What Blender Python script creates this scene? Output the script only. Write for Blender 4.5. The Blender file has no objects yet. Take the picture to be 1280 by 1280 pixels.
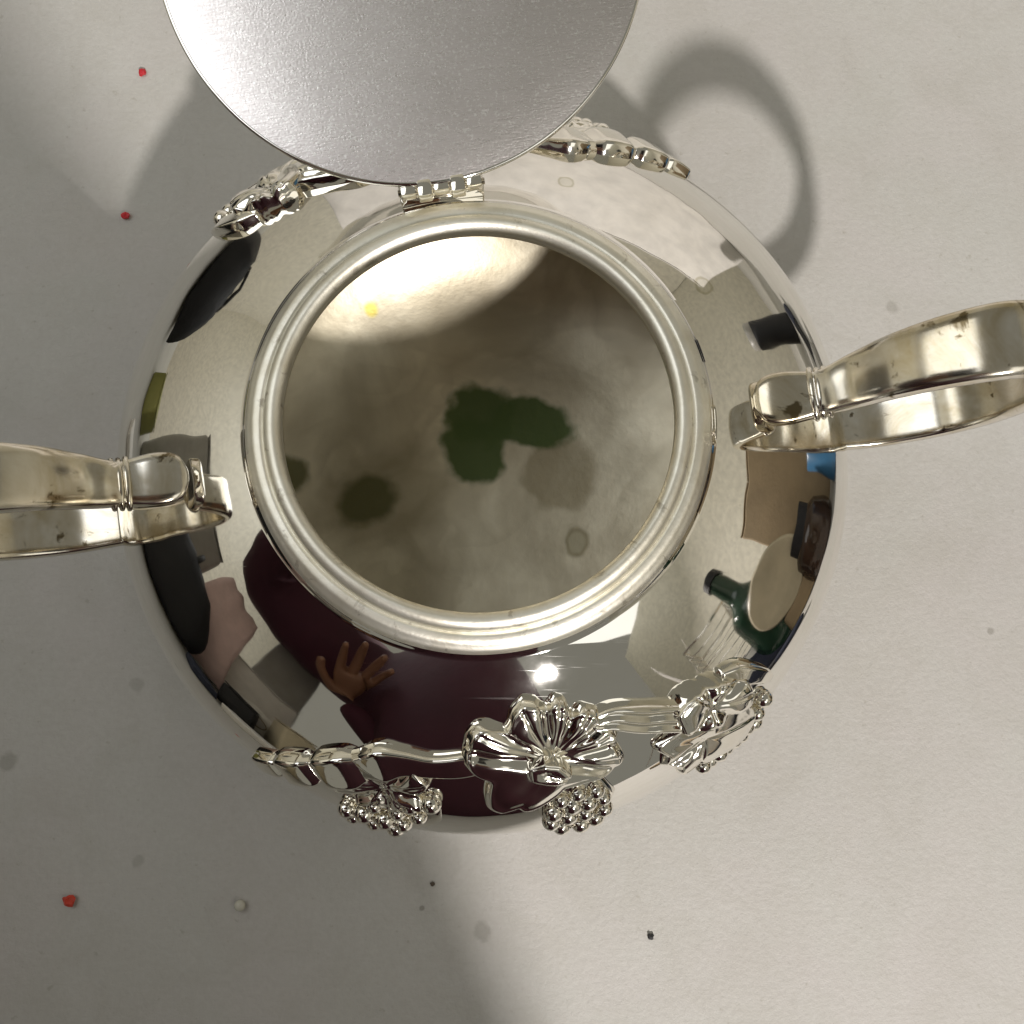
import bpy, bmesh, math, random
from mathutils import Vector, Matrix
random.seed(7)
R = math.radians
scene = bpy.context.scene
col = scene.collection

# ---------------------------------------------------------------- camera, world, lamps, exposure
cam_d = bpy.data.cameras.new('camera')
cam = bpy.data.objects.new('camera', cam_d); col.objects.link(cam)
cam.location = (.0057, -.0500, .2582)
cam.rotation_euler = (R(10.6), 0, 0)
cam_d.sensor_width = 36; cam_d.lens = 36 * 1372 / 1280
cam_d.clip_start = .005; cam_d.clip_end = 50
cam_d.dof.use_dof = False
scene.camera = cam
scene.render.resolution_x = scene.render.resolution_y = 1024

world = bpy.data.worlds.new('World'); scene.world = world; world.use_nodes = True
bg = world.node_tree.nodes['Background']
bg.inputs[0].default_value = (.96, .93, .80, 1); bg.inputs[1].default_value = .20

def lamp(name, loc, target, size, power, color, shape='DISK'):
    d = bpy.data.lights.new(name, 'AREA'); d.shape = shape; d.size = size; d.energy = power; d.color = color
    o = bpy.data.objects.new(name, d); col.objects.link(o); o.location = loc
    o.rotation_euler = (Vector(target) - Vector(loc)).to_track_quat('-Z', 'Y').to_euler(); return o
LD = Vector((.235, -.700, .675)).normalized()
lamp('desk_lamp', LD * 1.5, (0, 0, .04), .060, 20.5, (1, .945, .92))
lamp('fill_panel_lamp', (-1.15, .20, 1.75), (-1.15, .20, 0), 1.5, 12.0, (.95, .97, 1), 'SQUARE')  # added fill panel overhead, brightens the left of the lid

lamp('fill_panel_lamp', (1.15, -1.0, 1.80), (1.15, -1.0, 0), 1.1, 3.6, (1, .98, .93), 'SQUARE')  # another added panel: whitens the front right shoulder, lifts the handle shadow
vs = scene.view_settings
vs.view_transform = 'Standard'; vs.look = 'None'; vs.exposure = 0; vs.gamma = 1
scene.cycles.max_bounces = 14; scene.cycles.glossy_bounces = 10
scene.cycles.caustics_reflective = True; scene.cycles.blur_glossy = .6

# ---------------------------------------------------------------- material helpers
def new_mat(name):
    m = bpy.data.materials.new(name); m.use_nodes = True
    return m, m.node_tree, m.node_tree.nodes['Principled BSDF']
def noise(nt, scale, detail=4, rough=.5, vec=None, dist=0):
    n = nt.nodes.new('ShaderNodeTexNoise'); n.inputs['Scale'].default_value = scale
    n.inputs['Detail'].default_value = detail; n.inputs['Roughness'].default_value = rough
    n.inputs['Distortion'].default_value = dist
    if vec is not None: nt.links.new(vec, n.inputs['Vector'])
    return n.outputs['Fac']
def ramp(nt, fac, stops):
    n = nt.nodes.new('ShaderNodeValToRGB'); nt.links.new(fac, n.inputs[0])
    e = n.color_ramp.elements
    while len(e) < len(stops): e.new(.5)
    for k, (p, c) in enumerate(stops):
        e[k].position = p; e[k].color = (c, c, c, 1) if isinstance(c, (int, float)) else (*c, 1)
    return n.outputs['Color']
def mix(nt, fac, a, b):
    n = nt.nodes.new('ShaderNodeMix'); n.data_type = 'RGBA'
    for s, v in ((n.inputs[0], fac), (n.inputs[6], a), (n.inputs[7], b)):
        if isinstance(v, bpy.types.NodeSocket): nt.links.new(v, s)
        elif isinstance(v, (int, float)): s.default_value = v
        else: s.default_value = (*v, 1)
    return n.outputs[2]
def mth(nt, op, a, b=0.0):
    n = nt.nodes.new('ShaderNodeMath'); n.operation = op
    for s, v in ((n.inputs[0], a), (n.inputs[1], b)):
        if isinstance(v, bpy.types.NodeSocket): nt.links.new(v, s)
        else: s.default_value = v
    return n.outputs[0]
def coords(nt, scale=(1, 1, 1), rot=(0, 0, 0), loc=(0, 0, 0)):
    t = nt.nodes.new('ShaderNodeTexCoord'); m = nt.nodes.new('ShaderNodeMapping')
    nt.links.new(t.outputs['Object'], m.inputs[0])
    m.inputs['Scale'].default_value = scale; m.inputs['Rotation'].default_value = rot; m.inputs['Location'].default_value = loc
    return m.outputs[0]
def bump(nt, b, h, strength, dist=.001):
    n = nt.nodes.new('ShaderNodeBump'); n.inputs['Strength'].default_value = strength; n.inputs['Distance'].default_value = dist
    nt.links.new(h, n.inputs['Height']); nt.links.new(n.outputs[0], b.inputs['Normal'])
def blob(nt, vec, c, rad, soft=.15, warp=None, sc=(1, 1, 1), rot=0):
    """1 inside a wobbly ellipsoid spot, 0 outside"""
    m = nt.nodes.new('ShaderNodeMapping'); m.vector_type = 'TEXTURE'
    m.inputs['Location'].default_value = c; m.inputs['Rotation'].default_value = (0, 0, rot)
    m.inputs['Scale'].default_value = (rad * sc[0], rad * sc[1], rad * sc[2])
    nt.links.new(vec, m.inputs[0])
    l = nt.nodes.new('ShaderNodeVectorMath'); l.operation = 'LENGTH'; nt.links.new(m.outputs[0], l.inputs[0])
    v = l.outputs['Value']
    if warp is not None: v = mth(nt, 'ADD', v, warp)
    r = nt.nodes.new('ShaderNodeMapRange'); r.interpolation_type = 'SMOOTHSTEP'
    r.inputs['From Min'].default_value = 1 - soft; r.inputs['From Max'].default_value = 1 + soft
    r.inputs['To Min'].default_value = 1; r.inputs['To Max'].default_value = 0
    nt.links.new(v, r.inputs['Value']); return r.outputs[0]

def silver(name, tint=(.93, .91, .86), rough=.03, tarnish=.0, pit=.0, warm=(.62, .50, .27), scale=1., scr=.025):
    m, nt, b = new_mat(name); v = coords(nt)
    b.inputs['Metallic'].default_value = 1
    c = mix(nt, ramp(nt, noise(nt, 60 * scale, 5, .6, v), [(.42, 0), (.75, .35)]), tint, (.80, .76, .66))
    if tarnish:
        c = mix(nt, ramp(nt, noise(nt, 90 * scale, 6, .65, v, .6), [(.5 - .12 * tarnish, 0), (.72, min(1, tarnish))]), c, warm)
        c = mix(nt, ramp(nt, noise(nt, 240 * scale, 4, .6, v, .4), [(.615, 0), (.68, min(1, .75 * tarnish))]), c, (.16, .12, .06))
    nt.links.new(c, b.inputs['Base Color'])
    r = mth(nt, 'ADD', mth(nt, 'MULTIPLY', ramp(nt, noise(nt, 45 * scale, 6, .6, v), [(.35, 0), (.8, 1)]), .07), rough)
    for k, ang in enumerate((12, 68, 117, 155)):                       # hairline wear: slightly duller lines in the polish
        sv = coords(nt, (35, 2400, 500), (0, R(7 * k), R(ang)), (k * .7, k * .2, 0))
        r = mth(nt, 'ADD', r, mth(nt, 'MULTIPLY', ramp(nt, noise(nt, 1, 2, .5, sv), [(.69, 0), (.75, 1)]), .045))
    nt.links.new(r, b.inputs['Roughness'])
    if pit: bump(nt, b, noise(nt, 900, 3, .6, v), pit, .0003)
    else:
        h = mth(nt, 'MULTIPLY', noise(nt, 55, 2, .5, v), 4.5)
        for k, ang in enumerate((18, 74, 131)):
            sv = coords(nt, (90, 6000, 1500), (0, R(10 * k), R(ang)), (k * .3, 0, 0))
            h = mth(nt, 'ADD', h, mth(nt, 'MULTIPLY', ramp(nt, noise(nt, 1, 2, .5, sv), [(.66, 0), (.72, 1)]), scr))
        bump(nt, b, h, .10, .0004)
    return m
def plain(name, c, rough=.6, c2=None, scale=30, metallic=0, bmp=0.0, bs=200, spec=.5):
    m, nt, b = new_mat(name); v = coords(nt)
    c2 = c2 or tuple(x * .8 for x in c)
    nt.links.new(mix(nt, ramp(nt, noise(nt, scale, 5, .6, v), [(.35, 0), (.7, 1)]), c, c2), b.inputs['Base Color'])
    b.inputs['Roughness'].default_value = rough; b.inputs['Metallic'].default_value = metallic
    b.inputs['Specular IOR Level'].default_value = spec
    if bmp: bump(nt, b, noise(nt, bs, 4, .6, v), bmp, .002)
    return m

# ---------------------------------------------------------------- mesh helpers
def obj(name, verts, faces, mat, parent=None, smooth=True, angle=None):
    me = bpy.data.meshes.new(name); me.from_pydata([tuple(v) for v in verts], [], faces)
    bm = bmesh.new(); bm.from_mesh(me); bmesh.ops.recalc_face_normals(bm, faces=bm.faces[:]); bm.to_mesh(me); bm.free()
    me.materials.append(mat)
    if smooth: me.shade_smooth()
    if angle: me.set_sharp_from_angle(angle=R(angle))
    o = bpy.data.objects.new(name, me); col.objects.link(o)
    if parent: o.parent = parent
    return o
def empty(name, loc, rz=0):
    o = bpy.data.objects.new(name, None); col.objects.link(o); o.location = loc; o.rotation_euler.z = rz
    o.empty_display_size = .02; return o
def tag(o, label=None, cat=None, group=None, kind=None):
    if label: o['label'] = label
    if cat: o['category'] = cat
    if group: o['group'] = group
    if kind: o['kind'] = kind
    return o
def lathe(prof, n=256, closed=False):
    V = []; F = []; k = len(prof)
    for i in range(n):
        a = 2 * math.pi * i / n; ca, sa = math.cos(a), math.sin(a)
        V += [(r * ca, r * sa, z) for r, z in prof]
    for i in range(n):
        j = (i + 1) % n
        for q in range(k if closed else k - 1):
            p = (q + 1) % k
            F.append((i * k + q, j * k + q, j * k + p, i * k + p))
    return V, F
def tube(pts, rad, n=10, cap=True):
    """round tube along points; rad may be a list"""
    pts = [Vector(p) for p in pts]; m = len(pts)
    rad = rad if isinstance(rad, (list, tuple)) else [rad] * m
    V = []; F = []; up = None
    for i, p in enumerate(pts):
        t = (pts[min(i + 1, m - 1)] - pts[max(i - 1, 0)]).normalized()
        if up is None: up = t.orthogonal().normalized()
        up = (up - t * up.dot(t)).normalized(); b = t.cross(up)
        for k in range(n):
            a = 2 * math.pi * k / n; V.append(p + (up * math.cos(a) + b * math.sin(a)) * rad[i])
    for i in range(m - 1):
        for k in range(n):
            F.append((i * n + k, i * n + (k + 1) % n, (i + 1) * n + (k + 1) % n, (i + 1) * n + k))
    if cap: F.append(tuple(range(n))); F.append(tuple((m - 1) * n + k for k in range(n)))
    return V, F
def rbox(sx, sy, sz, bev=.003, seg=3, base=True):
    bm = bmesh.new(); bmesh.ops.create_cube(bm, size=1)
    bmesh.ops.scale(bm, vec=(sx, sy, sz), verts=bm.verts)
    if bev: bmesh.ops.bevel(bm, geom=bm.edges[:] , offset=bev, segments=seg, affect='EDGES', profile=.5)
    if base: bmesh.ops.translate(bm, vec=(0, 0, sz / 2), verts=bm.verts)
    V = [v.co.copy() for v in bm.verts]; F = [tuple(v.index for v in f.verts) for f in bm.faces]; bm.free(); return V, F
def xf(VF, M):
    return [M @ Vector(v) for v in VF[0]], VF[1]
def join(*parts):
    V = []; F = []
    for v, f in parts:
        o = len(V); V += list(v); F += [tuple(i + o for i in q) for q in f]
    return V, F
def catmull(xs, ys, x):
    n = len(xs)
    if x <= xs[0]: return ys[0]
    if x >= xs[-1]: return ys[-1]
    i = max(k for k in range(n - 1) if xs[k] <= x)
    def m(k):
        if k == 0: return (ys[1] - ys[0]) / (xs[1] - xs[0])
        if k == n - 1: return (ys[-1] - ys[-2]) / (xs[-1] - xs[-2])
        return (ys[k + 1] - ys[k - 1]) / (xs[k + 1] - xs[k - 1])
    h = xs[i + 1] - xs[i]; t = (x - xs[i]) / h
    return (2*t**3 - 3*t*t + 1) * ys[i] + (t**3 - 2*t*t + t) * h * m(i) + (-2*t**3 + 3*t*t) * ys[i + 1] + (t**3 - t*t) * h * m(i + 1)
def spline(pts, n):
    d = [0]
    for a, b in zip(pts, pts[1:]): d.append(d[-1] + math.dist(a, b))
    return [tuple(catmull(d, [p[k] for p in pts], d[-1] * i / (n - 1)) for k in range(len(pts[0]))) for i in range(n)]

# ---------------------------------------------------------------- materials
M_body = silver('polished_silver', rough=.012, tarnish=.0, scr=0.0)
def water_marks(m):
    nt = m.node_tree; b = nt.nodes['Principled BSDF']; v = coords(nt)
    old = b.inputs['Base Color'].links[0].from_socket; c = old
    w = mth(nt, 'MULTIPLY', mth(nt, 'SUBTRACT', noise(nt, 500, 2, .5, v), .5), .7)
    for p, r_ in (((.0400, .0258, .0728), .0019), ((.0156, .0459, .0723), .0016), ((.0445, -.014, .0722), .0010)):
        c = mix(nt, mth(nt, 'MULTIPLY', blob(nt, v, p, r_, .12, w), .8), c, (.60, .57, .44))
        c = mix(nt, blob(nt, v, p, r_ * .74, .15, w), c, (.82, .80, .72))
    nt.links.new(c, b.inputs['Base Color'])
water_marks(M_body)
M_rim = silver('rim_silver', rough=.42, tarnish=.50, pit=.14, tint=(.93, .91, .80), warm=(.62, .56, .40))
M_handle = silver('handle_silver', rough=.13, tarnish=1.25, tint=(.92, .89, .82), warm=(.55, .46, .29), scale=.9)
M_orn = silver('cast_silver', rough=.04, tarnish=.12, tint=(.93, .90, .82))
M_dark = plain('dark_crevice', (.10, .085, .06), .5, metallic=.6)

def interior_mat():
    m, nt, b = new_mat('stained_bowl_interior'); v = coords(nt)
    xy = coords(nt, (1, 1, .25))
    w = mth(nt, 'MULTIPLY', mth(nt, 'SUBTRACT', noise(nt, 120, 2, .5, v), .5), 1.0)
    w2 = mth(nt, 'MULTIPLY', mth(nt, 'SUBTRACT', noise(nt, 500, 2, .5, v), .5), .16)
    w = mth(nt, 'ADD', w, w2)
    base = mix(nt, ramp(nt, noise(nt, 34, 6, .6, v, .8), [(.36, 0), (.66, 1)]), (.80, .745, .58), (.62, .56, .42))
    base = mix(nt, ramp(nt, noise(nt, 26, 4, .5, v, 1.0), [(.48, 0), (.60, .55), (.64, .1)]), base, (.46, .41, .30))
    for sc_, seed_, amt_ in ((17, .0, .30), (31, 3.1, .16), (12, 7.7, .32)):
        n_ = noise(nt, sc_, 3, .5, coords(nt, (1, 1, .4), (0, 0, 0), (seed_, seed_, 0)), 1.2)
        base = mix(nt, ramp(nt, n_, [(.47, 0), (.495, amt_), (.56, .06), (.62, 0)]), base, (.40, .35, .24))
    def add(c, rad, colr, amt, soft=.18, sc=(1, 1, 9), rot=0, wp=None):
        nonlocal base
        base = mix(nt, mth(nt, 'MULTIPLY', blob(nt, v, c, rad, soft, wp if wp is not None else w, sc, rot), amt), base, colr)
    green = (.085, .125, .040)
    # dull brown halos, then the green spots
    add((.0165, .0055, .007), .0080, (.30, .25, .15), .65, .22, (1, 1, 9))
    add((-.022, .000, .007), .0125, (.36, .31, .20), .6, .3, (1.1, .8, 9), .4)
    add((-.0015, .0190, .007), .0076, green, .97, .18)
    add((-.0030, .0112, .007), .0076, green, .97, .18)
    add((.0102, .0172, .007), .0092, green, .97, .18, (1.1, .62, 9), -.1)
    add((-.0270, -.0015, .007), .0062, (.13, .13, .05), .9, .28, (1.05, .85, 9), .5)
    add((-.0445, .0040, .007), .0045, (.13, .13, .05), .9, .2)
    add((.0205, -.0110, .007), .0034, (.30, .26, .16), .8, .2, (.8, 1, 9))
    add((.0205, -.0110, .007), .0024, (.48, .44, .31), .8, .2, (.8, 1, 9))
    add((-.0268, .0425, .020), .0016, (.62, .52, .10), .85, .35, (1, 1, 6))
    nt.links.new(base, b.inputs['Base Color'])
    b.inputs['Metallic'].default_value = .80
    nt.links.new(mth(nt, 'ADD', mth(nt, 'MULTIPLY', noise(nt, 60, 4, .6, v), .25), .28), b.inputs['Roughness'])
    bump(nt, b, noise(nt, 500, 4, .6, v), .12, .0004)
    return m
M_in = interior_mat()

def lid_mat():
    m, nt, b = new_mat('satin_lid_underside')
    b.inputs['Metallic'].default_value = 1
    v = coords(nt, (420, 4200, 420), (0, 0, R(-26)))
    v2 = coords(nt)
    c = mix(nt, ramp(nt, noise(nt, 1, 3, .6, v), [(.35, 0), (.65, 1)]), (.93, .885, .865), (.78, .735, .72))
    c = mix(nt, ramp(nt, noise(nt, 70, 5, .6, v2), [(.4, 0), (.8, .3)]), c, (.56, .52, .49))
    c = mix(nt, ramp(nt, noise(nt, 1900, 2, .5, v2), [(.58, 0), (.66, .9)]), c, (1, .98, .95))  # near-white flecks: sparkle of the grain put into the colour
    nt.links.new(c, b.inputs['Base Color'])
    nt.links.new(mth(nt, 'ADD', mth(nt, 'MULTIPLY', noise(nt, 1, 3, .6, v), .16), .21), b.inputs['Roughness'])
    h = mth(nt, 'ADD', mth(nt, 'MULTIPLY', noise(nt, 1, 3, .6, v), .5), mth(nt, 'MULTIPLY', noise(nt, 2600, 2, .6, v2), .9))
    bump(nt, b, h, .38, .0001)
    return m
M_lid = lid_mat()

def table_mat():
    m, nt, b = new_mat('worn_white_tabletop'); v = coords(nt)
    c = mix(nt, ramp(nt, noise(nt, 9, 5, .6, v), [(.3, 0), (.7, 1)]), (.555, .543, .503), (.495, .488, .448))
    c = mix(nt, ramp(nt, noise(nt, 24, 4, .6, v, .5), [(.42, 0), (.66, .45)]), c, (.535, .50, .475))
    c = mix(nt, ramp(nt, noise(nt, 60, 6, .7, v, .7), [(.45, 0), (.72, .5)]), c, (.45, .435, .385))
    c = mix(nt, ramp(nt, noise(nt, 1, 4, .7, coords(nt, (60, 900, 60), (0, 0, R(12)))), [(.58, 0), (.72, .22)]), c, (.40, .385, .34))
    c = mix(nt, ramp(nt, noise(nt, 700, 3, .6, v), [(.35, 0), (.75, .30)]), c, (.42, .40, .36))
    c = mix(nt, ramp(nt, noise(nt, 420, 3, .6, v), [(.66, 0), (.74, .38)]), c, (.30, .28, .22))
    wn = mth(nt, 'MULTIPLY', mth(nt, 'SUBTRACT', noise(nt, 500, 3, .5, v), .5), 1.2)
    for x, y, r, a in ((-.0815, -.0425, .0016, .22), (-.0788, -.082, .0013, .25), (-.0145, -.092, .0006, .5), (-.012, -.082, .0065, .10),  # the wide faint last spot is soft shade painted into the colour
                       (.118, -.030, .0008, .4), (-.001, -.097, .002, .3), (.1, .05, .0015, .25), (-.11, -.06, .002, .35)):
        c = mix(nt, mth(nt, 'MULTIPLY', blob(nt, v, (x, y, 0), r, .35, wn), a), c, (.14, .125, .09))
    nt.links.new(c, b.inputs['Base Color'])
    b.inputs['Roughness'].default_value = .55; b.inputs['Specular IOR Level'].default_value = .35
    bump(nt, b, noise(nt, 700, 5, .7, v), .55, .0004)
    return m
M_table = table_mat()

# ---------------------------------------------------------------- the setting
V, F = rbox(1.7, 1.15, .03, .004)
t = obj('table_top', xf((V, F), Matrix.Translation((.10, .275, -.03)))[0], F, M_table, angle=40)
tag(t, 'pale worn tabletop with faint stains, specks and a painted patch of shade under the silver bowl', kind='structure')
t = obj('floor', [(-3, -3, -.75), (3, -3, -.75), (3, 3, -.75), (-3, 3, -.75)], [(0, 1, 2, 3)], plain('floor_vinyl', (.20, .17, .13), .6), smooth=False)
tag(t, 'dull brown floor below the table', kind='structure')

M_wall = plain('cream_wall_paint', (.80, .77, .66), .9)
for (x, y, sx, sy, lab) in ((1.35, .0, .05, 3.2, 'cream wall to the right of the table, mirrored in the bowl'), (-.33, 1.55, 3.3, .05, 'cream wall behind the table, mirrored in the bowl'), (-2.0, .0, .05, 3.2, 'cream wall to the left of the table, mirrored in the bowl')):
    V, F = rbox(sx, sy, 2.3, .002); o = obj('wall', xf((V, F), Matrix.Translation((x, y, -.75)))[0], F, M_wall, angle=40); tag(o, lab, kind='structure')

# ---------------------------------------------------------------- silver bowl
AS = [x * 1.058 for x in (0, .008, .017, .024, .0285, .033, .038, .0435, .050, .059, .069, .081, .092)]
AT = [23, 27.5, 34.5, 41, 47.5, 58, 74, 91, 107, 124, 139, 152, 158]
R0, Z0 = .0405, .0762
def body_profile(n=180):
    L = AS[-1]; out = [(R0, Z0, AT[0])]; r, z = R0, Z0; sub = 8
    for i in range(n * sub):
        s = (i + .5) / (n * sub) * L; a = R(catmull(AS, AT, s)); ds = L / (n * sub)
        r += math.cos(a) * ds; z -= math.sin(a) * ds
        if (i + 1) % sub == 0: out.append((r, z, catmull(AS, AT, (i + 1) / (n * sub) * L)))
    return out
BP = body_profile()
def surf(th, s, h=0.0):
    """point on the bowl's shoulder: th degrees round, s metres down the curve from the collar, h metres proud"""
    L = AS[-1]; f = max(0, min(len(BP) - 1.001, s / L * (len(BP) - 1))); i = int(f); q = f - i
    r, z, a = (BP[i][k] * (1 - q) + BP[i + 1][k] * q for k in range(3))
    if s < 0: r += s * math.cos(R(AT[0])); z -= s * math.sin(R(AT[0]))
    a = R(a); r += h * math.sin(a); z += h * math.cos(a); th = R(th)
    return Vector((r * math.cos(th), r * math.sin(th), z))
def radius_at(s): p = surf(0, s); return p.x

bowl = empty('sugar_bowl', (0, 0, 0))
tag(bowl, 'polished silver two handled sugar bowl standing open on the pale table with grape garlands', 'bowl')
# outer shell
zend = BP[-1][1]; rend = BP[-1][0]
shell = [ (R0 - .0017, Z0 + .0013), (R0 - .0013, Z0 + .0009), (R0 - .0009, Z0 + .0008), (R0 - .0005, Z0 + .00055), (R0 - .0002, Z0 + .00022)] + [(r, z) for r, z, a in BP] + [(rend - .004, zend - .0012)]
obj('body', *lathe(shell, 320), M_body, bowl)
foot = [(rend - .003, zend - .0006), (rend - .004, zend - .003), (rend - .002, .0045), (rend + .001, .0028), (rend + .0015, .0010), (rend + .0005, .0002), (rend - .001, .0002), (rend - .006, .006)]
obj('foot_ring', *lathe(spline(foot, 40), 160), M_body, bowl)
# collar with bead, groove and inner lip
z = Z0
collar = [(R0 - .0004, z + .00025), (R0 - .00075, z + .0009), (R0 - .0011, z + .0015), (R0 - .0017, z + .0020), (R0 - .0024, z + .0025), (R0 - .0034, z + .0027), (R0 - .0038, z + .0026),
          (R0 - .0040, z + .0025), (R0 - .0042, z + .0032), (R0 - .0046, z + .0039), (R0 - .0053, z + .0044), (R0 - .0061, z + .0045), (R0 - .0068, z + .0041), (R0 - .0073, z + .0033), (R0 - .0073, z + .0020)]
obj('collar', *lathe(spline(collar, 90), 320), M_rim, bowl)
# inside of the bowl
inner = [(R0 - .0073, z + .0026), (R0 - .0071, z + .0006), (R0 - .0050, z - .0010)]
for i in range(0, len(BP), 6):
    r, zz, a = BP[i]
    if a > 150: break
    if i > 0: inner.append((r - .0014 * math.sin(R(a)), zz - .0014 * math.cos(R(a))))
inner = [p for p in inner if p[1] > .014]
lr, lz = inner[-1]
inner += [(lr * .86, lz - .0035), (lr * .66, lz - .0058), (lr * .40, lz - .0070), (lr * .15, lz - .0074), (.0004, lz - .0075), (0, lz - .0075)]
obj('bowl_interior', *lathe(inner, 200), M_in, bowl)

# ---- handles: flat cast straps
def strap(path, M, parent, n=150):
    """path rows: rho, z, width, thickness in the plane y=0"""
    P = spline(path, n); V = []; F = []; K = 28
    for i, (x, zz, w, h) in enumerate(P):
        a, c = P[max(i - 1, 0)], P[min(i + 1, n - 1)]
        tx, tz = c[0] - a[0], c[1] - a[1]; l = math.hypot(tx, tz); tx /= l; tz /= l
        nx, nz = -tz, tx
        for k in range(K):
            q = 2 * math.pi * k / K; cq, sq = math.cos(q), math.sin(q)
            u = math.copysign(abs(cq) ** .34, cq) * w / 2
            e = 1 - .16 * (u / (w / 2 + 1e-9)) ** 2
            v = (math.copysign(abs(sq) ** .42, sq)) * h / 2
            if sq > 0: v *= e * 1.25                      # domed outer face
            else: v += .00035 * (1 - (2 * u / w) ** 2) if w > 1e-4 else 0   # hollowed inner face
            V.append(M @ Vector((x + nx * v, u, zz + nz * v)))
    for i in range(n - 1):
        for k in range(K):
            F.append((i * K + k, i * K + (k + 1) % K, (i + 1) * K + (k + 1) % K, (i + 1) * K + k))
    F.append(tuple(range(K))); F.append(tuple((n - 1) * K + k for k in range(K)))
    return obj('handle', V, F, M_handle, parent)
HP = [(.0486, .0721, .0008, .0008), (.0488, .0722, .0040, .0016), (.0494, .0723, .0064, .0021), (.0503, .0725, .0081, .0024), (.0516, .0727, .0091, .0026), (.0542, .0730, .0094, .0028), (.0574, .0733, .0086, .0029), (.0598, .0739, .0078, .0031),
      (.0622, .0762, .0084, .0032), (.0650, .0805, .0094, .0033), (.0695, .0862, .0106, .0034), (.0765, .0912, .0117, .0035), (.0850, .0935, .0124, .0035), (.0935, .0895, .0122, .0035),
      (.0990, .0770, .0112, .0035), (.0975, .0625, .0108, .0035), (.0910, .0520, .0100, .0033), (.0800, .0465, .0096, .0030), (.0690, .0455, .0090, .0030)]
def make_handle(rz, off):
    M = Matrix.Translation(off) @ Matrix.Rotation(rz, 4, 'Z')
    h = strap(HP, M, bowl)
    for dx, dz, w in ((-.0012, -.0001, .0084), (0, 0, .0080), (.0011, .0006, .0080)):
        pts = []
        for k in range(36):
            a = 2 * math.pi * k / 36
            pts.append((.0598 + dx - .30 * math.sin(a) * .0019, math.cos(a) * (w / 2 + .0002), .0739 + dz + math.sin(a) * .0020))
        V, F = lathe([(w / 2 + .0003 + .0005 * math.cos(q), .0005 * math.sin(q)) for q in [2 * math.pi * j / 8 for j in range(8)]], 40, True)
        S = Matrix.Translation((.0598 + dx, 0, .0739 + dz)) @ Matrix.Rotation(R(68), 4, 'Y') @ Matrix.Diagonal((.46, 1, 1, 1))
        obj('joint_ridge', *xf((V, F), M @ S), M_handle, h)
    return h
make_handle(R(6.5), (0, -.0012, 0))
make_handle(R(180 + 9.5), (-.0026, -.0008, 0))

# ---- hinge and open lid
HA = R(90 + 9.2)
hd = Vector((math.cos(HA), math.sin(HA), 0)); ht = Vector((hd.y, -hd.x, 0))
H = Vector((0, 0, 0)) + hd * .0412 + Vector((0, 0, .0812))
hinge = empty('hinge', (0, 0, 0)); hinge.parent = bowl
Mh = Matrix(((ht.x, hd.x, 0, H.x), (ht.y, hd.y, 0, H.y), (0, 0, 1, H.z), (0, 0, 0, 1)))
# bridge plate under the knuckles
obj('hinge_plate', *xf(rbox(.0150, .0030, .0042, .0004), Mh @ Matrix.Translation((0, .0014, -.0060))), M_body, hinge, angle=40)
for k in range(5):
    x = (k - 2) * .0029
    V, F = rbox(.0026, .0032, .0030, .0005, 2) if k % 2 else rbox(.0027, .0026, .0024, .0004, 2)
    obj('knuckle', *xf((V, F), Mh @ Matrix.Translation((x, -.0002 if k % 2 else .0004, -.0018))), M_orn, hinge, angle=40)
obj('hinge_pin', *tube([Mh @ Vector((-.0076, 0, -.0003)), Mh @ Vector((.0076, 0, -.0003))], .0006, 12), M_handle, hinge)

LR = .0420; AL = R(15)
u = hd * math.cos(AL) + Vector((0, 0, 1)) * math.sin(AL)      # away from the hinge in the lid's plane
nrm = (ht.cross(u)).normalized()
if nrm.z < 0: nrm = -nrm                                       # underside of the lid, now facing up
C = H + u * (LR + .0002) + Vector((0, 0, .0006))
yl = nrm.cross(ht)
Ml = Matrix(((ht.x, yl.x, nrm.x, C.x), (ht.y, yl.y, nrm.y, C.y), (ht.z, yl.z, nrm.z, C.z), (0, 0, 0, 1)))
lid = empty('lid', (0, 0, 0)); lid.parent = bowl; lid.matrix_local = Ml
plate = [(.0004 + (LR - .0010) * k / 23, .0001 + .0011 * (1 - (k / 23) ** 5)) for k in range(24)]
obj('lid_underside', *lathe(plate, 200), M_lid, lid)
edge = [(LR - .0006, .0001), (LR - .0002, .00015), (LR, -.0002), (LR, -.0007), (LR - .0004, -.0010), (LR - .003, -.0012), (LR - .006, -.0030), (LR - .012, -.0062), (LR - .022, -.0088), (LR - .034, -.0100), (.0002, -.0102)]
obj('lid_dome', *lathe(edge, 200), M_body, lid)
fin = [(.0001, -.010), (.0030, -.0103), (.0022, -.0122), (.0042, -.0150), (.0052, -.0175), (.0040, -.0200), (.0001, -.0215)]
obj('finial', *lathe(spline(fin, 40), 60), M_orn, lid)

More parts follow.
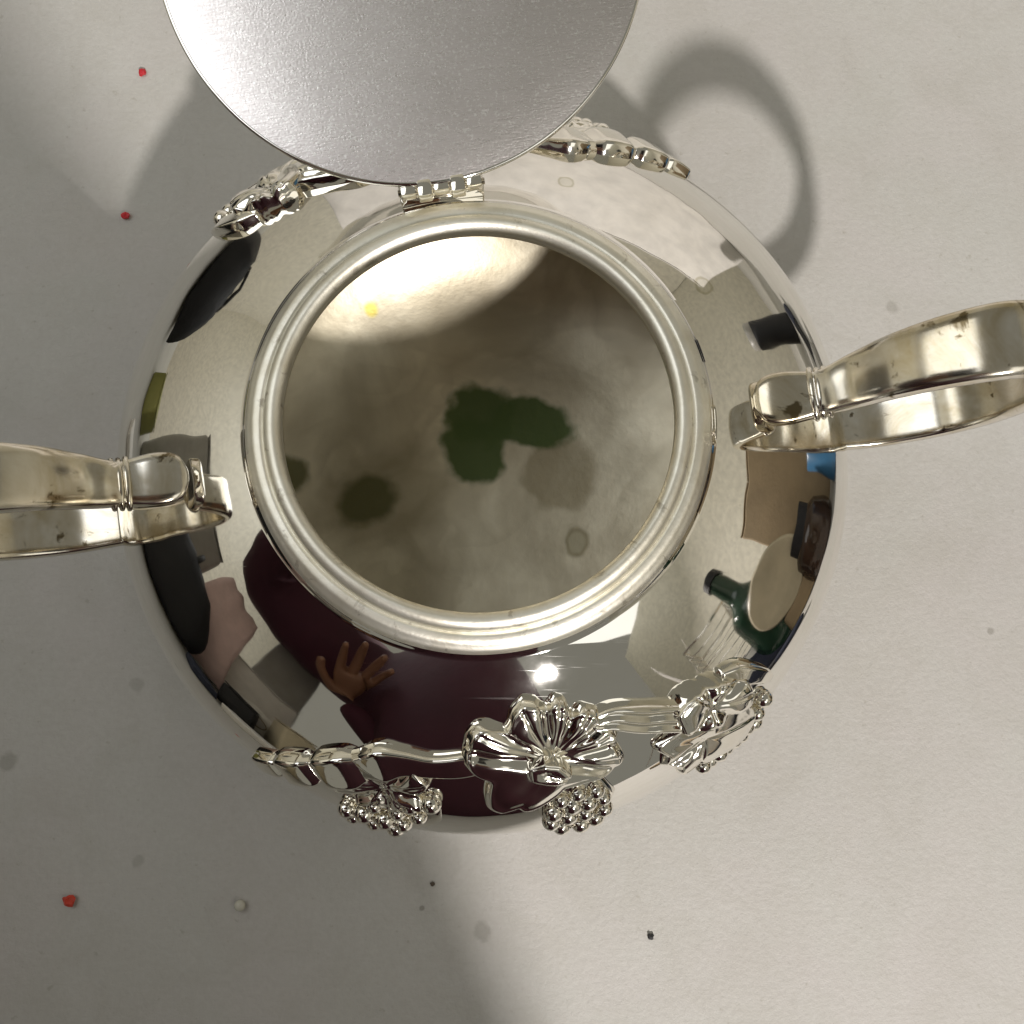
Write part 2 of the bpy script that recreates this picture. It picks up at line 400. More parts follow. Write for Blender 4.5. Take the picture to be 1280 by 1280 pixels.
# ---- garland of vine leaves and grapes
def patch(name, th0, s0, Rf, hf, parent, nphi=150, nr=30, mat=None):
    r0 = radius_at(s0); V = []; F = []
    def pt(phi, q):
        rad = Rf(phi) * q; a = rad * math.cos(phi); b = rad * math.sin(phi)
        h = hf(phi, q, a, b)
        return surf(th0 + math.degrees(a / r0), s0 + b, h)
    V.append(pt(0, 0))
    for j in range(1, nr + 1):
        q = 1 - (1 - j / nr) ** 1.6
        for i in range(nphi): V.append(pt(2 * math.pi * i / nphi, q))
    for i in range(nphi): F.append((0, 1 + i, 1 + (i + 1) % nphi))
    for j in range(nr - 1):
        for i in range(nphi):
            k = (i + 1) % nphi; A = 1 + j * nphi; B = A + nphi
            F.append((A + i, B + i, B + k, A + k))
    return obj(name, V, F, mat or M_orn, parent)
def adiff(a, b): return (a - b + math.pi) % (2 * math.pi) - math.pi
def leaf(th0, s0, lobes, parent, H=.0024, puff=.0010, core=.45, name='leaf', seed=0, vein=.0006):
    """lobes: (a, b) tip offsets in metres along and down the bowl"""
    L = [(math.atan2(b, a), math.hypot(a, b)) for a, b in lobes]
    mean = sum(l for _, l in L) / len(L); rnd = random.Random(seed)
    ws = [rnd.uniform(.85, 1.2) for _ in L]
    def lob(phi):
        return [(l * (1 - .42 * min(1.5, abs(adiff(phi, p)) / (.52 * w)) ** 2.4), p, l) for (p, l), w in zip(L, ws)]
    def Rf(phi):
        v = max(x[0] for x in lob(phi)); k = mean * core
        return max(v, k) * (1 + .022 * math.sin(phi * 19 + seed) + .012 * math.sin(phi * 31 + 2 * seed))
    def hf(phi, q, a, b):
        rim = max(0, 1 - q ** 9) ** .5
        d, p, l = max(lob(phi)); dd = adiff(phi, p); rad = q * Rf(phi)
        rise = min(1, q * 2.0)
        v = puff * (.45 + .55 * math.cos(dd * 3.1)) * rise * math.sin(min(1, q * 1.05) * math.pi * .82) + puff * .6 * math.sin(3 * p + seed) * q * math.cos(phi - p * 2)
        v -= vein * math.exp(-(dd * rad / .00045) ** 2) * rise * (1 if q < .9 else (1 - q) * 10)
        v += .00014 * math.sin(q * 13 + 7 * abs(dd)) * rise
        v -= .0007 * math.exp(-(q / .22) ** 2)
        v += .00016 * math.sin(a * 700 + b * 500 + seed) + .00008 * math.sin(a * 1900 - b * 1300)
        return rim * (H + v) - .0003
    return patch(name, th0, s0, Rf, hf, parent)
def outline_leaf(th0, s0, pts, parent, H=.0026, valleys=(), puff=.0008, tilt=(0, 0), vein=(), seed=0, name='leaf', wob=.00012):
    """pts: outline (a, b) round the centre; valleys and veins: directions (degrees) of grooves and ridges"""
    P = sorted((math.atan2(b, a), math.hypot(a, b)) for a, b in pts); n = 360; raw = []
    for k in range(n):
        f = -math.pi + 2 * math.pi * k / n
        j = 0
        while j < len(P) and P[j][0] < f: j += 1
        p0, p1 = P[j - 1], P[j % len(P)]
        d = (p1[0] - p0[0]) % (2 * math.pi) or 1e-6; q = ((f - p0[0]) % (2 * math.pi)) / d
        x0, y0 = p0[1] * math.cos(p0[0]), p0[1] * math.sin(p0[0]); x1, y1 = p1[1] * math.cos(p1[0]), p1[1] * math.sin(p1[0])
        raw.append(math.hypot(x0 + (x1 - x0) * q, y0 + (y1 - y0) * q))
    sm = [sum(raw[(k + e) % n] for e in range(-3, 4)) / 7 for k in range(n)]
    def Rf(phi):
        x = ((phi + math.pi) % (2 * math.pi)) / (2 * math.pi) * n; i = int(x); t = x - i
        return sm[i % n] * (1 - t) + sm[(i + 1) % n] * t
    V_ = [R(x) for x in valleys]; W_ = [R(x) for x in vein]
    def hf(phi, q, a, b):
        rad = q * Rf(phi); rim = max(0, 1 - q ** 12) ** .5; grow = min(1, q * 2.2)
        v = puff * math.sin(min(1, q) * math.pi * .80)
        for x in V_:
            d = adiff(phi, x)
            if abs(d) < 1.2: v -= .0013 * math.exp(-(d * rad / .0010) ** 2) * grow
        for x in W_:
            d = adiff(phi, x)
            if abs(d) < 1.2: v -= .0004 * math.exp(-(d * rad / .00035) ** 2) * grow
        v += min(.0005, H * .2) * math.exp(-((q - .90) / .05) ** 2)                       # raised border
        v += a * tilt[0] + b * tilt[1] + wob * math.sin(a * 800 + seed) * math.cos(b * 900 + seed)
        return .80 * rim * (H + v) - .0003
    return patch(name, th0, s0, Rf, hf, parent, 220, 40)
def grape(th, s, rad, parent, base=.0006):
    c = surf(th, s, base); n = (surf(th, s, 1) - surf(th, s, 0)).normalized()
    bm = bmesh.new(); bmesh.ops.create_uvsphere(bm, u_segments=16, v_segments=10, radius=rad)
    q = Vector((0, 0, 1)).rotation_difference(n).to_matrix().to_4x4()
    bmesh.ops.transform(bm, matrix=Matrix.Translation(c) @ q, verts=bm.verts)
    V = [v.co.copy() for v in bm.verts]; F = [tuple(v.index for v in f.verts) for f in bm.faces]; bm.free()
    return obj('grape', V, F, M_orn, parent)
def ribbon(pts, parent, name='vine_stem', n=70, K=20, ribs=0):
    """raised cord: rows th, s, half width, height"""
    P = spline([(math.radians(p[0]) * .057, p[1], p[2], p[3]) for p in pts], n); V = []; F = []
    for i, (a, s, w, h) in enumerate(P):
        p0, p1 = P[max(i - 1, 0)], P[min(i + 1, n - 1)]
        ta, ts = p1[0] - p0[0], p1[1] - p0[1]; l = math.hypot(ta, ts) + 1e-9; na, ns = -ts / l, ta / l
        for k in range(K):
            q = -1 + 2 * k / (K - 1); hh = .82 * h * max(0, 1 - abs(q) ** 9) ** .5
            if ribs: hh += .00045 * math.cos(q * math.pi * ribs + .6 * math.sin(i * .15)) * (1 - abs(q) ** 4)
            aa = a + na * q * w; V.append(surf(math.degrees(aa / .057), s + ns * q * w, hh - .0003))
    for i in range(n - 1):
        for k in range(K - 1): F.append((i * K + k, i * K + k + 1, (i + 1) * K + k + 1, (i + 1) * K + k))
    F.append(tuple(range(K))); F.append(tuple((n - 1) * K + k for k in range(K)))
    return obj(name, V, F, M_orn, parent)
def garland(rot):
    g = empty('garland', (0, 0, 0)); g.parent = bowl
    r = lambda t: t + rot
    S = 1.04
    # chain of buds at the left tip
    ribbon([(r(-125.4), .0376, .0013, .0016), (r(-124.8), .0371, .0018, .0025), (r(-122.0), .0345, .0021, .0028), (r(-121.0), .0335, .0017, .0022)], g, 'bud', 30)
    ribbon([(r(-120.9), .0338, .0020, .0022), (r(-120.2), .0328, .0029, .0033), (r(-117.0), .0302, .0030, .0035), (r(-115.8), .0289, .0022, .0024)], g, 'bud', 30)
    ribbon([(r(-115.6), .0290, .0024, .0024), (r(-114.6), .0280, .0034, .0037), (r(-111.0), .0256, .0038, .0038), (r(-108.8), .0240, .0028, .0026)], g, 'bud', 34)
    ribbon([(r(-109.3), .0240, .0026, .0026), (r(-106.0), .0218, .0036, .0036), (r(-102.5), .0206, .0026, .0030), (r(-98.0), .0204, .0022, .0027), (r(-93.0), .0196, .0024, .0027), (r(-89.0), .0188, .0022, .0022)], g)
    outline_leaf(r(-104.6), .0266, [(-.0105, .0010), (-.0093, -.0030), (-.0060, -.0058), (-.0008, -.0063), (.0050, -.0056), (.0080, -.0030), (.0060, .0000), (.0074, .0036), (.0040, .0030), (.0016, .0064), (-.0012, .0040), (-.0046, .0066), (-.0060, .0040), (-.0092, .0050)],
        g, .0024, valleys=(-160, -60, 10, 80, 135), vein=(-110, -20, 45, 110, 165), puff=.0009, seed=6)
    outline_leaf(r(-102.6), .0335, [(-.0088, -.0030), (-.0040, -.0060), (.0030, -.0060), (.0082, -.0040), (.0084, .0010), (.0050, .0060), (-.0010, .0080), (-.0070, .0066), (-.0096, .0020)], g, .0004, puff=.0003, name='calyx', seed=7)
    # left bunch
    for t, s in ((-97.2, .0290), (-100.2, .0300), (-105.6, .0325), (-102.2, .0330), (-99.0, .0326),
                 (-107.0, .0360), (-104.0, .0362), (-101.0, .0360), (-105.4, .0395), (-102.6, .0394), (-110.0, .0370), (-108.6, .0400)):
        grape(r(t + random.uniform(-.3, .3)), s + random.uniform(-.0003, .0003), random.uniform(.0015, .0021), g, .0008)
    # large vine leaf in the middle
    # large vine leaf in the middle: fluted lobes above and right, one broad smooth lobe at lower left
    outline_leaf(r(-77.6), .0192, [(-.0156, -.0007), (-.0149, -.0063), (-.0131, -.0082), (-.0104, -.0082), (-.0078, -.0062), (-.0062, -.0103), (-.0037, -.0122), (-.0008, -.0116), (.0006, -.0098), (.003, -.0114), (.0048, -.0104),
        (.0052, -.0070), (.0076, -.0082), (.0103, -.0063), (.0100, -.0035), (.0124, -.0011), (.0112, .0017), (.0118, .0056), (.0096, .0072), (.0052, .0070), (.0010, .0070), (-.0010, .0089), (-.0061, .0113), (-.0073, .0092), (-.0092, .0113),
        (-.0115, .0099), (-.0118, .0062), (-.0112, .0027), (-.0140, .0014)], g, .0028, valleys=(-141, -87, -54, -20, 8, 34, -168), vein=(-151, -110, -70, -38, -5, 22), puff=.0010, tilt=(-.02, -.03), seed=2)
    outline_leaf(r(-79.0), .0206, [(-.0030, -.0020), (.0000, -.0026), (.0030, -.0012), (.0044, .0012), (.0030, .0026), (-.0004, .0022), (-.0030, .0006)], g, .0052, vein=(28,), puff=.0006, name='bud', seed=2)
    outline_leaf(r(-75.6), .0320, [(-.0058, -.0050), (.0000, -.0066), (.0060, -.0056), (.0078, .0000), (.0050, .0058), (.0000, .0078), (-.0046, .0056), (-.0066, .0010)], g, .0011, puff=.0002, name='calyx', seed=5)
    for t, s in ((-77.6, .0292), (-74.8, .0286), (-72.2, .0292), (-79.0, .0318), (-76.2, .0310), (-73.2, .0314), (-70.8, .0318), (-79.6, .0345), (-77.2, .0340),
                 (-74.4, .0342), (-71.8, .0346), (-78.2, .0374), (-75.4, .0376), (-72.8, .0372)):
        grape(r(t + random.uniform(-.5, .5)), s + random.uniform(-.0004, .0004), random.uniform(.0014, .0020), g, .0010)
    # ribbed stalk to the right
    ribbon([(r(-69.0), .0150, .0018, .0024), (r(-65.0), .0160, .0026, .0028), (r(-60.0), .0192, .0030, .0028), (r(-56.0), .0222, .0030, .0030), (r(-53.5), .0245, .0026, .0030)], g, ribs=3)
    # rosette and broad leaf at the right end
    outline_leaf(r(-50.2), .0240, [(-.0066, -.0033), (-.0037, -.0046), (.0004, -.0042), (.0030, -.0030), (.0060, -.0010), (.0082, .0018), (.0078, .0046), (.0062, .0066), (.0021, .0052), (-.0010, .0050), (-.0034, .0036), (-.0070, .0010)],
        g, .0038, valleys=(-75, 0, 70, 150), vein=(-110, -35, 30, 110), puff=.0011, seed=9)
    ribbon([(r(-46.0), .0222, .0014, .0022), (r(-43.0), .0245, .0020, .0030), (r(-40.5), .0290, .0016, .0028), (r(-39.5), .0325, .0008, .0016)], g, 'bud', 34)
    outline_leaf(r(-53.4), .0305, [(-.0095, -.0052), (-.0080, -.0022), (-.0092, .0008), (-.0066, .0026), (-.0068, .0060), (-.0037, .0056), (.0009, .0084), (.0036, .0096), (.0070, .0112), (.0106, .0055), (.0102, .0002), (.0045, -.0037), (-.0020, -.0059)],
        g, .0022, valleys=(172,), vein=(25, 150, 118), puff=.0006, tilt=(.02, 0), seed=8)
    for t, s in ((-55.0, .0425), (-52.0, .0420), (-49.2, .0410), (-46.6, .0398), (-44.2, .0380), (-42.2, .0355), (-53.4, .0455), (-50.4, .0450), (-47.6, .0438), (-45.0, .0420)):
        grape(r(t), s, random.uniform(.0016, .0019), g)
    return g
garland(0)
garland(180)

# ---------------------------------------------------------------- crumbs on the table
def crumb(name, x, y, rad, mat, label, cat, z=0, flat=.6, group=None, sub=2, jit=.28):
    bm = bmesh.new(); bmesh.ops.create_icosphere(bm, subdivisions=sub, radius=rad)
    rn = random.Random(int((x + 1) * 1e5))
    for v in bm.verts:
        v.co *= 1 + rn.uniform(-jit, jit); v.co.z *= flat
    lo = min(v.co.z for v in bm.verts)
    V = [(v.co.x, v.co.y, v.co.z - lo) for v in bm.verts]; F = [tuple(v.index for v in f.verts) for f in bm.faces]; bm.free()
    o = obj(name, V, F, mat, smooth=jit < .1); o.location = (x, y, z)
    return tag(o, label, cat, group)
M_red = plain('red_wax', (.55, .02, .03), .35)
crumb('red_crumb', -.0897, .1137, .0010, M_red, 'small red crumb on the table nearest the lid in the upper left', 'crumb', group='red crumbs scattered on the table')
crumb('red_crumb', -.0915, .0740, .0010, M_red, 'small red crumb on the table left of the back garland', 'crumb', group='red crumbs scattered on the table')
crumb('red_crumb', -.0934, -.0903, .0013, plain('orange_red_wax', (.60, .05, .02), .35), 'larger orange red crumb alone in the lower left of the table', 'crumb', group='red crumbs scattered on the table')
crumb('white_bead', -.0551, -.0913, .0013, plain('white_bead_glaze', (.62, .60, .50), .2), 'tiny round off white bead lying below the bowl', 'bead', flat=.8, jit=.02)
crumb('dark_crumb', .0366, -.0980, .0007, plain('dark_grit', (.03, .03, .03), .6), 'tiny black crumb on the bright part of the table below the bowl', 'crumb')
crumb('tan_crumb', -.0122, -.0868, .0005, plain('tan_grit', (.08, .06, .04), .6), 'tiny dark brown grit speck on the shaded table below the middle leaf', 'crumb')

# ---------------------------------------------------------------- the surroundings that the polished silver mirrors
def box_thing(name, x, y, sx, sy, sz, rz, mat, label, cat, bev=.004, z=0, lidgap=None):
    root = empty(name, (x, y, z), R(rz)); tag(root, label, cat)
    b = obj('carton', *rbox(sx, sy, sz, bev), mat, root, angle=40)
    f1 = obj('flap', *xf(rbox(sx * .98, sy * .49, .002, .0006, 1), Matrix.Translation((0, -sy * .247, sz + .0008))), mat, root, angle=40)
    f2 = obj('flap', *xf(rbox(sx * .98, sy * .49, .002, .0006, 1), Matrix.Translation((0, sy * .247, sz + .0008))), mat, root, angle=40)
    return root
M_card = plain('cardboard', (.36, .27, .16), .8, bmp=.2)
M_white = plain('white_card', (.80, .78, .74), .7)
M_black = plain('black_fabric', (.012, .012, .014), .7, bmp=.4)
M_grey = plain('grey_plastic', (.34, .33, .30), .4)
M_pink = plain('pink_cloth', (.70, .52, .50), .9, bmp=.6, bs=60)
M_navy = plain('navy_cloth', (.03, .035, .06), .9, bmp=.6, bs=60)
M_skin = plain('skin', (.27, .13, .075), .5)
M_shirt = plain('maroon_cloth', (.038, .007, .016), .85, (.062, .009, .024), 6, bmp=1.0, bs=22)

box_thing('cardboard_box', .36, .010, .14, .13, .19, 4, M_card, 'brown cardboard box standing right of the bowl, mirrored in its shoulder', 'box')
box_thing('long_white_box', .07, .40, .52, .12, .19, -4, M_white, 'long low white box behind the bowl, mirrored in its shoulder', 'box')
box_thing('grey_bin', -.47, -.02, .14, .20, .22, 6, M_grey, 'tall grey bin left of the bowl, mirrored in its shoulder', 'bin', .012)
box_thing('white_carton', -.33, -.27, .10, .13, .13, 30, M_white, 'small white carton in front left of the bowl, mirrored in its shoulder', 'box')
box_thing('olive_carton', -.335, .105, .05, .05, .045, 12, plain('olive_card', (.38, .38, .12), .6), 'small olive green carton left of the bowl, mirrored in its edge', 'box')
def bag(x, y, sx, sy, sz, rz, label):
    root = empty('black_bag', (x, y, 0), R(rz)); tag(root, label, 'bag', 'black bags left of the bowl')
    bm = bmesh.new(); bmesh.ops.create_cube(bm, size=1)
    bmesh.ops.subdivide_edges(bm, edges=bm.edges[:], cuts=6, use_grid_fill=True)
    for v in bm.verts:
        p = v.co; k = (1 - .35 * (p.z + .5) ** 2); q = p.normalized() * .55
        p = p.lerp(q, .45); v.co = Vector((p.x * sx * k, p.y * sy * k, (p.z + .5) * sz)) + Vector((math.sin(p.y * 19), math.sin(p.x * 23), math.sin(p.x * 17 + p.y * 15))) * .003
    lo = min(v.co.z for v in bm.verts)
    V = [v.co - Vector((0, 0, lo)) for v in bm.verts]; F = [tuple(v.index for v in f.verts) for f in bm.faces]; bm.free()
    obj('bag_body', V, F, M_black, root)
    obj('strap', *tube([(-sx * .25, 0, sz * .8), (-sx * .22, 0, sz * 1.05), (0, 0, sz * 1.18), (sx * .22, 0, sz * 1.05), (sx * .25, 0, sz * .8)], .004), M_black, root)
box_thing('grey_carton', -.36, -.335, .13, .10, .27, 40, M_grey, 'tall pale grey carton in front left of the bowl, mirrored in its shoulder', 'box')
box_thing('black_case', -.215, -.185, .09, .035, .055, 44, M_black, 'small black case in front left of the bowl, mirrored beside the garland', 'case')
box_thing('cream_carton', -.17, -.215, .05, .035, .075, 30, plain('cream_card', (.62, .55, .40), .7), 'small cream carton in front left of the bowl, mirrored beside the garland', 'box')
tp = empty('tape_roll', (-.245, -.235, .0)); tag(tp, 'roll of pale tape standing in front left of the bowl, mirrored in its shoulder', 'tape')
obj('roll', *xf(lathe([(.018, 0), (.034, 0), (.034, .022), (.018, .022)], 48, True), Matrix.Translation((0, 0, .034)) @ Matrix.Rotation(R(50), 4, 'Z') @ Matrix.Rotation(R(90), 4, 'Y')), M_white, tp, angle=40)
obj('core', *xf(lathe([(.016, 0), (.018, 0), (.018, .022), (.016, .022)], 48, True), Matrix.Translation((0, 0, .034)) @ Matrix.Rotation(R(50), 4, 'Z') @ Matrix.Rotation(R(90), 4, 'Y')), M_card, tp, angle=40)
cu = empty('silver_cup', (.27, -.205, 0)); tag(cu, 'small silver cup right of the bowl, mirrored above the right end of the garland', 'cup')
obj('cup_wall', *lathe(spline([(.018, 0), (.014, .006), (.026, .020), (.030, .045), (.027, .062), (.030, .070), (.0285, .070), (.025, .058), (.027, .045), (.020, .022), (.0005, .018)], 60), 64), M_body, cu)
for q, (px, py, rz_, hh, lab) in enumerate(((.27, -.385, -55, .20, 'folded white paper sheet standing nearest the garland, mirrored in the bowl'), (.34, -.31, -42, .27, 'taller folded white paper sheet right of the bowl, mirrored in its shoulder'))):
    pr_ = empty('paper_sheet', (px, py, 0), R(rz_)); tag(pr_, lab, 'paper')
    obj('leaf', *xf(rbox(.11, .0012, hh, .0003, 1), Matrix.Translation((-.0, .030, 0)) @ Matrix.Rotation(R(14), 4, 'X')), M_white, pr_, angle=40)
    obj('leaf', *xf(rbox(.11, .0012, hh, .0003, 1), Matrix.Translation((-.0, -.030, 0)) @ Matrix.Rotation(R(-14), 4, 'X')), M_white, pr_, angle=40)
for q, (px, py, rz_, lab) in enumerate(((.205, .105, 60, 'black marker lying right of the bowl, mirrored above its handle'), (.20, -.135, 100, 'black marker lying right of the bowl near the silver cup, mirrored in its edge'))):
    mk = empty('marker_pen', (px, py, .007), R(rz_)); tag(mk, lab, 'pen')
    obj('barrel', *tube([(-.05, 0, 0), (.03, 0, 0)], .0068, 16), M_black, mk, angle=40)
    obj('cap', *tube([(.03, 0, 0), (.062, 0, 0), (.066, 0, 0)], [.0076, .0074, .005], 16), M_navy, mk, angle=40)
for px, py, rz_, w_, d_, h_, m_, lab in ((.165, -.175, 25, .050, .030, .012, M_black, 'small flat black wallet right of the bowl below the silver cup'), (.215, -.160, -50, .040, .030, .022, M_white, 'small white matchbox right of the bowl by the silver cup'),
        (.175, -.225, 70, .060, .035, .008, M_card, 'flat tan card packet lying front right of the bowl'), (-.150, -.150, -30, .045, .030, .018, M_white, 'small white matchbox in front left of the bowl'),
        (-.205, -.125, 15, .050, .028, .020, M_navy, 'small navy pouch in front left of the bowl'), (.17, .06, 80, .045, .022, .016, M_grey, 'small grey eraser block right of the bowl behind its handle'),
        (-.20, .02, 60, .050, .030, .014, M_white, 'small white packet left of the bowl behind its handle')):
    o = obj('packet', *rbox(w_, d_, h_, .002), m_, angle=40); o.location = (px, py, 0); o.rotation_euler.z = R(rz_); tag(o, lab + ', mirrored in its edge', 'packet')
kb = empty('black_canister', (.305, .185, 0)); tag(kb, 'slim black canister right of the bowl behind the brown box, mirrored in its shoulder', 'canister')
obj('canister_wall', *lathe([(.0005, 0), (.017, 0), (.018, .002), (.018, .120), (.0165, .122)], 40), M_black, kb, angle=40)
obj('lid', *lathe([(.0165, .122), (.0172, .123), (.0172, .136), (.0150, .140), (.0005, .140)], 40), M_grey, kb, angle=40)
bag(-.28, .235, .13, .16, .095, 40, 'black fabric bag behind left of the bowl, mirrored in its shoulder')
bag(-.32, -.075, .12, .17, .125, 12, 'black fabric bag in front left of the bowl, mirrored in its shoulder')

def drape(name, x, y, sx, sy, z, rz, mat, label, cat, fall=.05):
    N = 26; V = []; F = []
    for i in range(N):
        for j in range(N):
            u, v = i / (N - 1) - .5, j / (N - 1) - .5
            e = max(abs(u), abs(v)); d = max(0, e - .32) * fall * 5.5
            V.append((u * sx, v * sy, z - d + .004 * math.sin(u * 21 + v * 9) + .003 * math.sin(v * 27)))
    for i in range(N - 1):
        for j in range(N - 1): F.append((i * N + j, (i + 1) * N + j, (i + 1) * N + j + 1, i * N + j + 1))
    o = obj(name, V, F, mat); o.location = (x, y, 0); o.rotation_euler.z = R(rz)
    m = o.modifiers.new('thickness', 'SOLIDIFY'); m.thickness = .002
    return tag(o, label, cat)
drape('pink_cloth', -.345, -.165, .12, .12, .20, 25, M_pink, 'crumpled pale pink cloth heaped left of the bowl, mirrored in its shoulder', 'cloth', .19)
drape('navy_cloth', .30, -.165, .17, .13, .075, -30, M_navy, 'dark navy cloth heaped right of the bowl, mirrored in its shoulder', 'cloth', .075)

# wire basket
wb = empty('wire_basket', (.31, -.20, .08), R(-30)); tag(wb, 'small wire basket with papers right of the bowl, mirrored in its shoulder', 'basket')
sx, sy, sz = .10, .08, .11
obj('rim', *tube([(-sx/2, -sy/2, sz), (sx/2, -sy/2, sz), (sx/2, sy/2, sz), (-sx/2, sy/2, sz), (-sx/2, -sy/2, sz)], .0022, 8), M_body, wb)
for k in range(7):
    h = k / 6 * sz
    obj('wire', *tube([(-sx/2, -sy/2, h), (sx/2, -sy/2, h), (sx/2, sy/2, h), (-sx/2, sy/2, h), (-sx/2, -sy/2, h)], .0010, 6), M_body, wb)
for k in range(9):
    x = -sx/2 + sx * k / 8
    obj('wire', *tube([(x, -sy/2, sz), (x, -sy/2, 0), (x, sy/2, 0), (x, sy/2, sz)], .0010, 6), M_body, wb)
bx = box_thing('flat_white_box', .31, -.20, .17, .15, .076, -30, M_white, 'flat white box under the wire basket, mirrored in the bowl', 'box')
# bottle
pr = [(.0005, 0), (.030, 0), (.033, .003), (.033, .11), (.030, .128), (.016, .150), (.013, .160), (.013, .200), (.015, .202), (.015, .212), (.0005, .213)]
bo = empty('green_bottle', (.265, -.115, 0)); tag(bo, 'dark green glass bottle right of the bowl, mirrored in its shoulder', 'bottle')
obj('glass', *lathe(spline(pr[:8], 50), 48), plain('bottle_green', (.02, .05, .03), .08), bo)
obj('cap', *lathe([(.0005, .199), (.0155, .199), (.0155, .214), (.0005, .214)], 40), M_black, bo, angle=40)
# blue can, dark jar, beige dish and a second silver cup
cn = empty('blue_can', (.225, .04, 0)); tag(cn, 'small blue tin right of the bowl, mirrored beside its handle', 'tin')
obj('tin_wall', *lathe([(.0005, 0), (.022, 0), (.024, .002), (.024, .068), (.0225, .070)], 48), plain('blue_paint', (.05, .16, .30), .3), cn, angle=40)
obj('tin_lid', *lathe([(.0225, .070), (.0215, .0685), (.0005, .0685)], 48), M_body, cn, angle=40)
jr = empty('dark_jar', (.245, -.03, 0)); tag(jr, 'dark brown jar right of the bowl, mirrored in its shoulder', 'jar')
obj('jar_wall', *lathe(spline([(.0005, 0), (.028, .001), (.032, .010), (.032, .055), (.026, .066), (.022, .070)], 40), 48), plain('brown_glass', (.05, .03, .02), .1), jr)
obj('lid', *lathe([(.0005, .083), (.023, .083), (.024, .082), (.024, .068), (.0005, .068)], 48), M_black, jr, angle=40)
ds = obj('beige_dish', *xf(lathe([(.0005, .004), (.030, .004), (.040, .009), (.043, .008), (.032, .000), (.0005, 0)], 64), Matrix.Translation((.235, -.075, .085)) @ Matrix.Rotation(R(-95), 4, 'Y') ), plain('beige_glaze', (.55, .48, .34), .4))
tag(ds, 'round beige dish leaning on edge right of the bowl, mirrored in its shoulder', 'dish')
st = obj('dish_stand', *xf(rbox(.03, .05, .045, .006), Matrix.Translation((.245, -.075, 0))), M_card, angle=40); tag(st, 'small cardboard stand under the beige dish right of the bowl', 'stand')

# smartphone taking the picture
ph = empty('smartphone', (-.055, -.050, .266)); tag(ph, 'black smartphone held level above the bowl', 'phone')
obj('phone_body', *rbox(.150, .072, .008, .0035, 4), plain('phone_black', (.015, .015, .017), .25), ph, angle=50)
obj('screen', *xf(rbox(.144, .067, .0006, .0002, 1), Matrix.Translation((0, 0, .0079))), plain('screen_glass', (.02, .02, .025), .05), ph, angle=50)
obj('lens_ring', *xf(lathe([(.0052, 0), (.0068, 0), (.0068, .0012), (.0052, .0012)], 32, True), Matrix.Translation((.0607, 0, -.0012))), M_dark, ph, angle=40)

# photographer: one continuous seated figure grown from a skeleton
person = empty('person', (-.16, -.42, -.30)); tag(person, 'seated person in a maroon shirt leaning over the bowl, mirrored in its front shoulder', 'person')
def skin_fig(name, joints, edges, mat, root=0, levels=2):
    me = bpy.data.meshes.new(name); me.from_pydata([j[0] for j in joints], edges, [])
    o = bpy.data.objects.new(name, me); col.objects.link(o); o.parent = person
    o.matrix_parent_inverse = Matrix.Translation(person.location).inverted()
    sk = o.modifiers.new('skin', 'SKIN'); sk.use_smooth_shade = True
    for i, j in enumerate(joints):
        r_ = j[1]; me.skin_vertices[0].data[i].radius = r_ if isinstance(r_, tuple) else (r_, r_)
        me.skin_vertices[0].data[i].use_root = (i == root)
    sb = o.modifiers.new('smooth', 'SUBSURF'); sb.levels = sb.render_levels = levels
    me.materials.append(mat); return o
J = [((-.04, -.42, -.30), (.17, .11)), ((.01, -.40, -.05), (.195, .10)), ((.020, -.375, .18), (.20, .10)), ((-.016, -.36, .31), (.168, .08)), ((-.02, -.35, .38), .085), ((-.018, -.335, .46), (.072, .085)), ((-.018, -.33, .54), (.070, .085)), ((-.018, -.335, .59), .045),
     ((.06, -.385, .28), .052), ((.08, -.40, .10), .044), ((-.06, -.33, .10), .034), ((-.180, -.275, .195), .022),
     ((-.20, -.34, .31), .085), ((-.34, -.14, .30), .080), ((-.28, -.09, .29), .056), ((-.165, -.060, .268), .026),
     ((-.14, -.42, -.33), .085), ((-.14, -.10, -.30), .07), ((-.14, -.10, -.70), .045), ((.05, -.42, -.33), .085), ((.05, -.10, -.30), .07), ((.05, -.10, -.70), .045)]
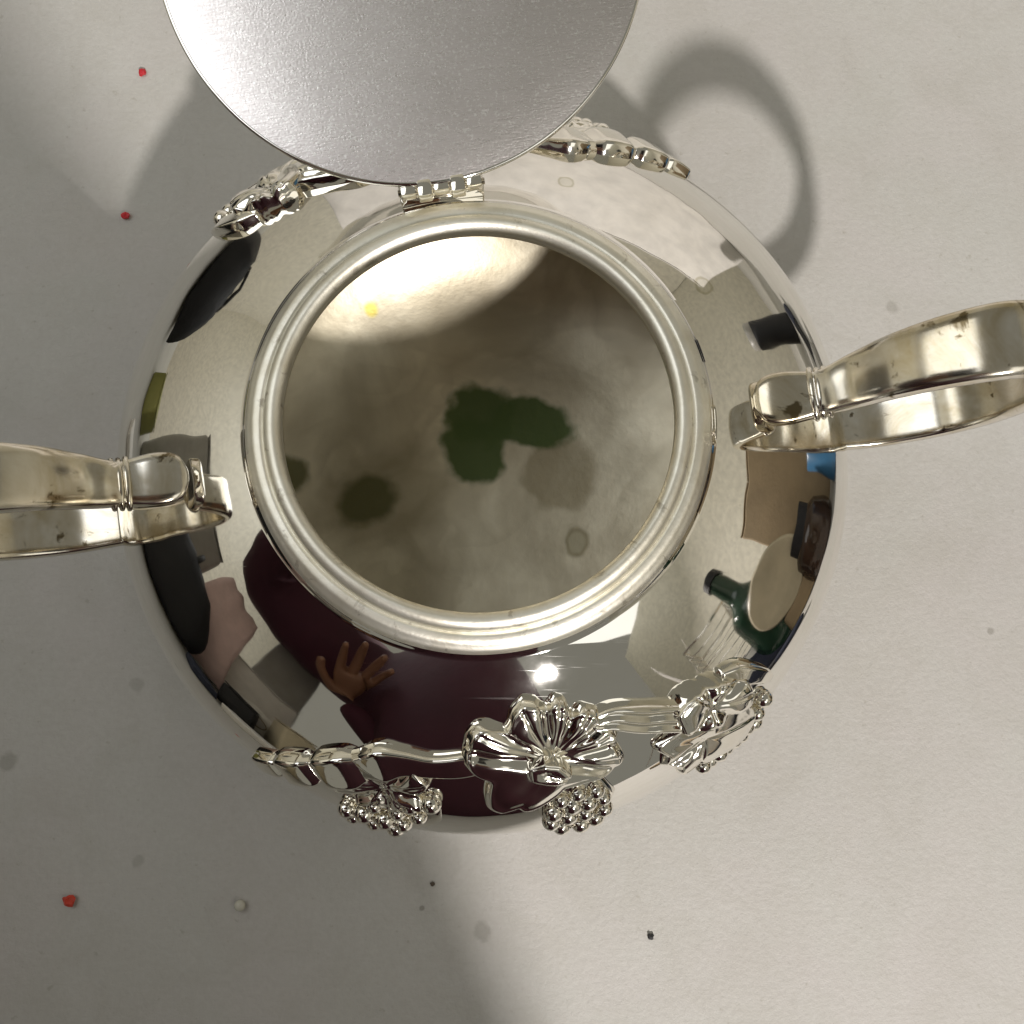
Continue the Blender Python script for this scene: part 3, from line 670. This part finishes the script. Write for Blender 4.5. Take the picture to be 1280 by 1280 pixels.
E_ = [(0, 1), (1, 2), (2, 3), (3, 4), (4, 5), (5, 6), (6, 7), (3, 8), (8, 9), (9, 10), (10, 11), (3, 12), (12, 13), (13, 14), (14, 15), (0, 16), (16, 17), (17, 18), (0, 19), (19, 20), (20, 21)]
body = skin_fig('figure', J, E_, M_shirt)
def hand(c, fwd, side, up, s=1, k_=1.0):
    """palm plus five tapering fingers, one skinned surface"""
    c, f, sd, u_ = Vector(c), Vector(fwd).normalized(), Vector(side).normalized(), Vector(up).normalized()
    j = [(c, (.022, .015)), (c + f * .035, (.030, .014)), (c + f * .060, (.034, .012))]; e = [(0, 1), (1, 2)]
    for k, (o_, ln) in enumerate(((-.030, .058), (-.010, .072), (.011, .068), (.030, .052))):
        b = len(j); base = c + f * .074 + sd * o_; d = (f + sd * o_ * 7).normalized()
        j += [(base, .0095), (base + d * ln * .4 - u_ * .004, .0085), (base + d * ln * .75 - u_ * .014, .0075), (base + d * ln - u_ * .026, .006)]
        e += [(2, b), (b, b + 1), (b + 1, b + 2), (b + 2, b + 3)]
    b = len(j); t0 = c + f * .025 - sd * .036 * s
    j += [(t0, .012), (t0 + f * .024 - sd * .022 * s, .010), (t0 + f * .050 - sd * .030 * s, .008)]; e += [(0, b), (b, b + 1), (b + 1, b + 2)]
    j = [(c + (p - c) * k_, tuple(x * k_ for x in r_) if isinstance(r_, tuple) else r_ * k_) for p, r_ in j]
    return skin_fig('hand', j, e, M_skin)
hand((-.185, -.268, .203), (.55, .62, .50), (.8, -.6, .2), (-.3, -.5, .8), 1, .72)
hand((-.150, -.068, .262), (1, .1, .0), (0, 1, 0), (0, 0, -1))
hd_ = skin_fig('head', [((-.018, -.340, .395), .070), ((-.018, -.320, .455), (.084, .092)), ((-.018, -.32, .53), (.080, .088)), ((-.018, -.215, .46), .010)], [(0, 1), (1, 2), (1, 3)], M_skin)
hair = skin_fig('hair', [((-.018, -.37, .43), .088), ((-.018, -.35, .535), (.092, .092)), ((-.018, -.31, .58), .075)], [(0, 1), (1, 2)], plain('dark_hair', (.03, .02, .015), .5))
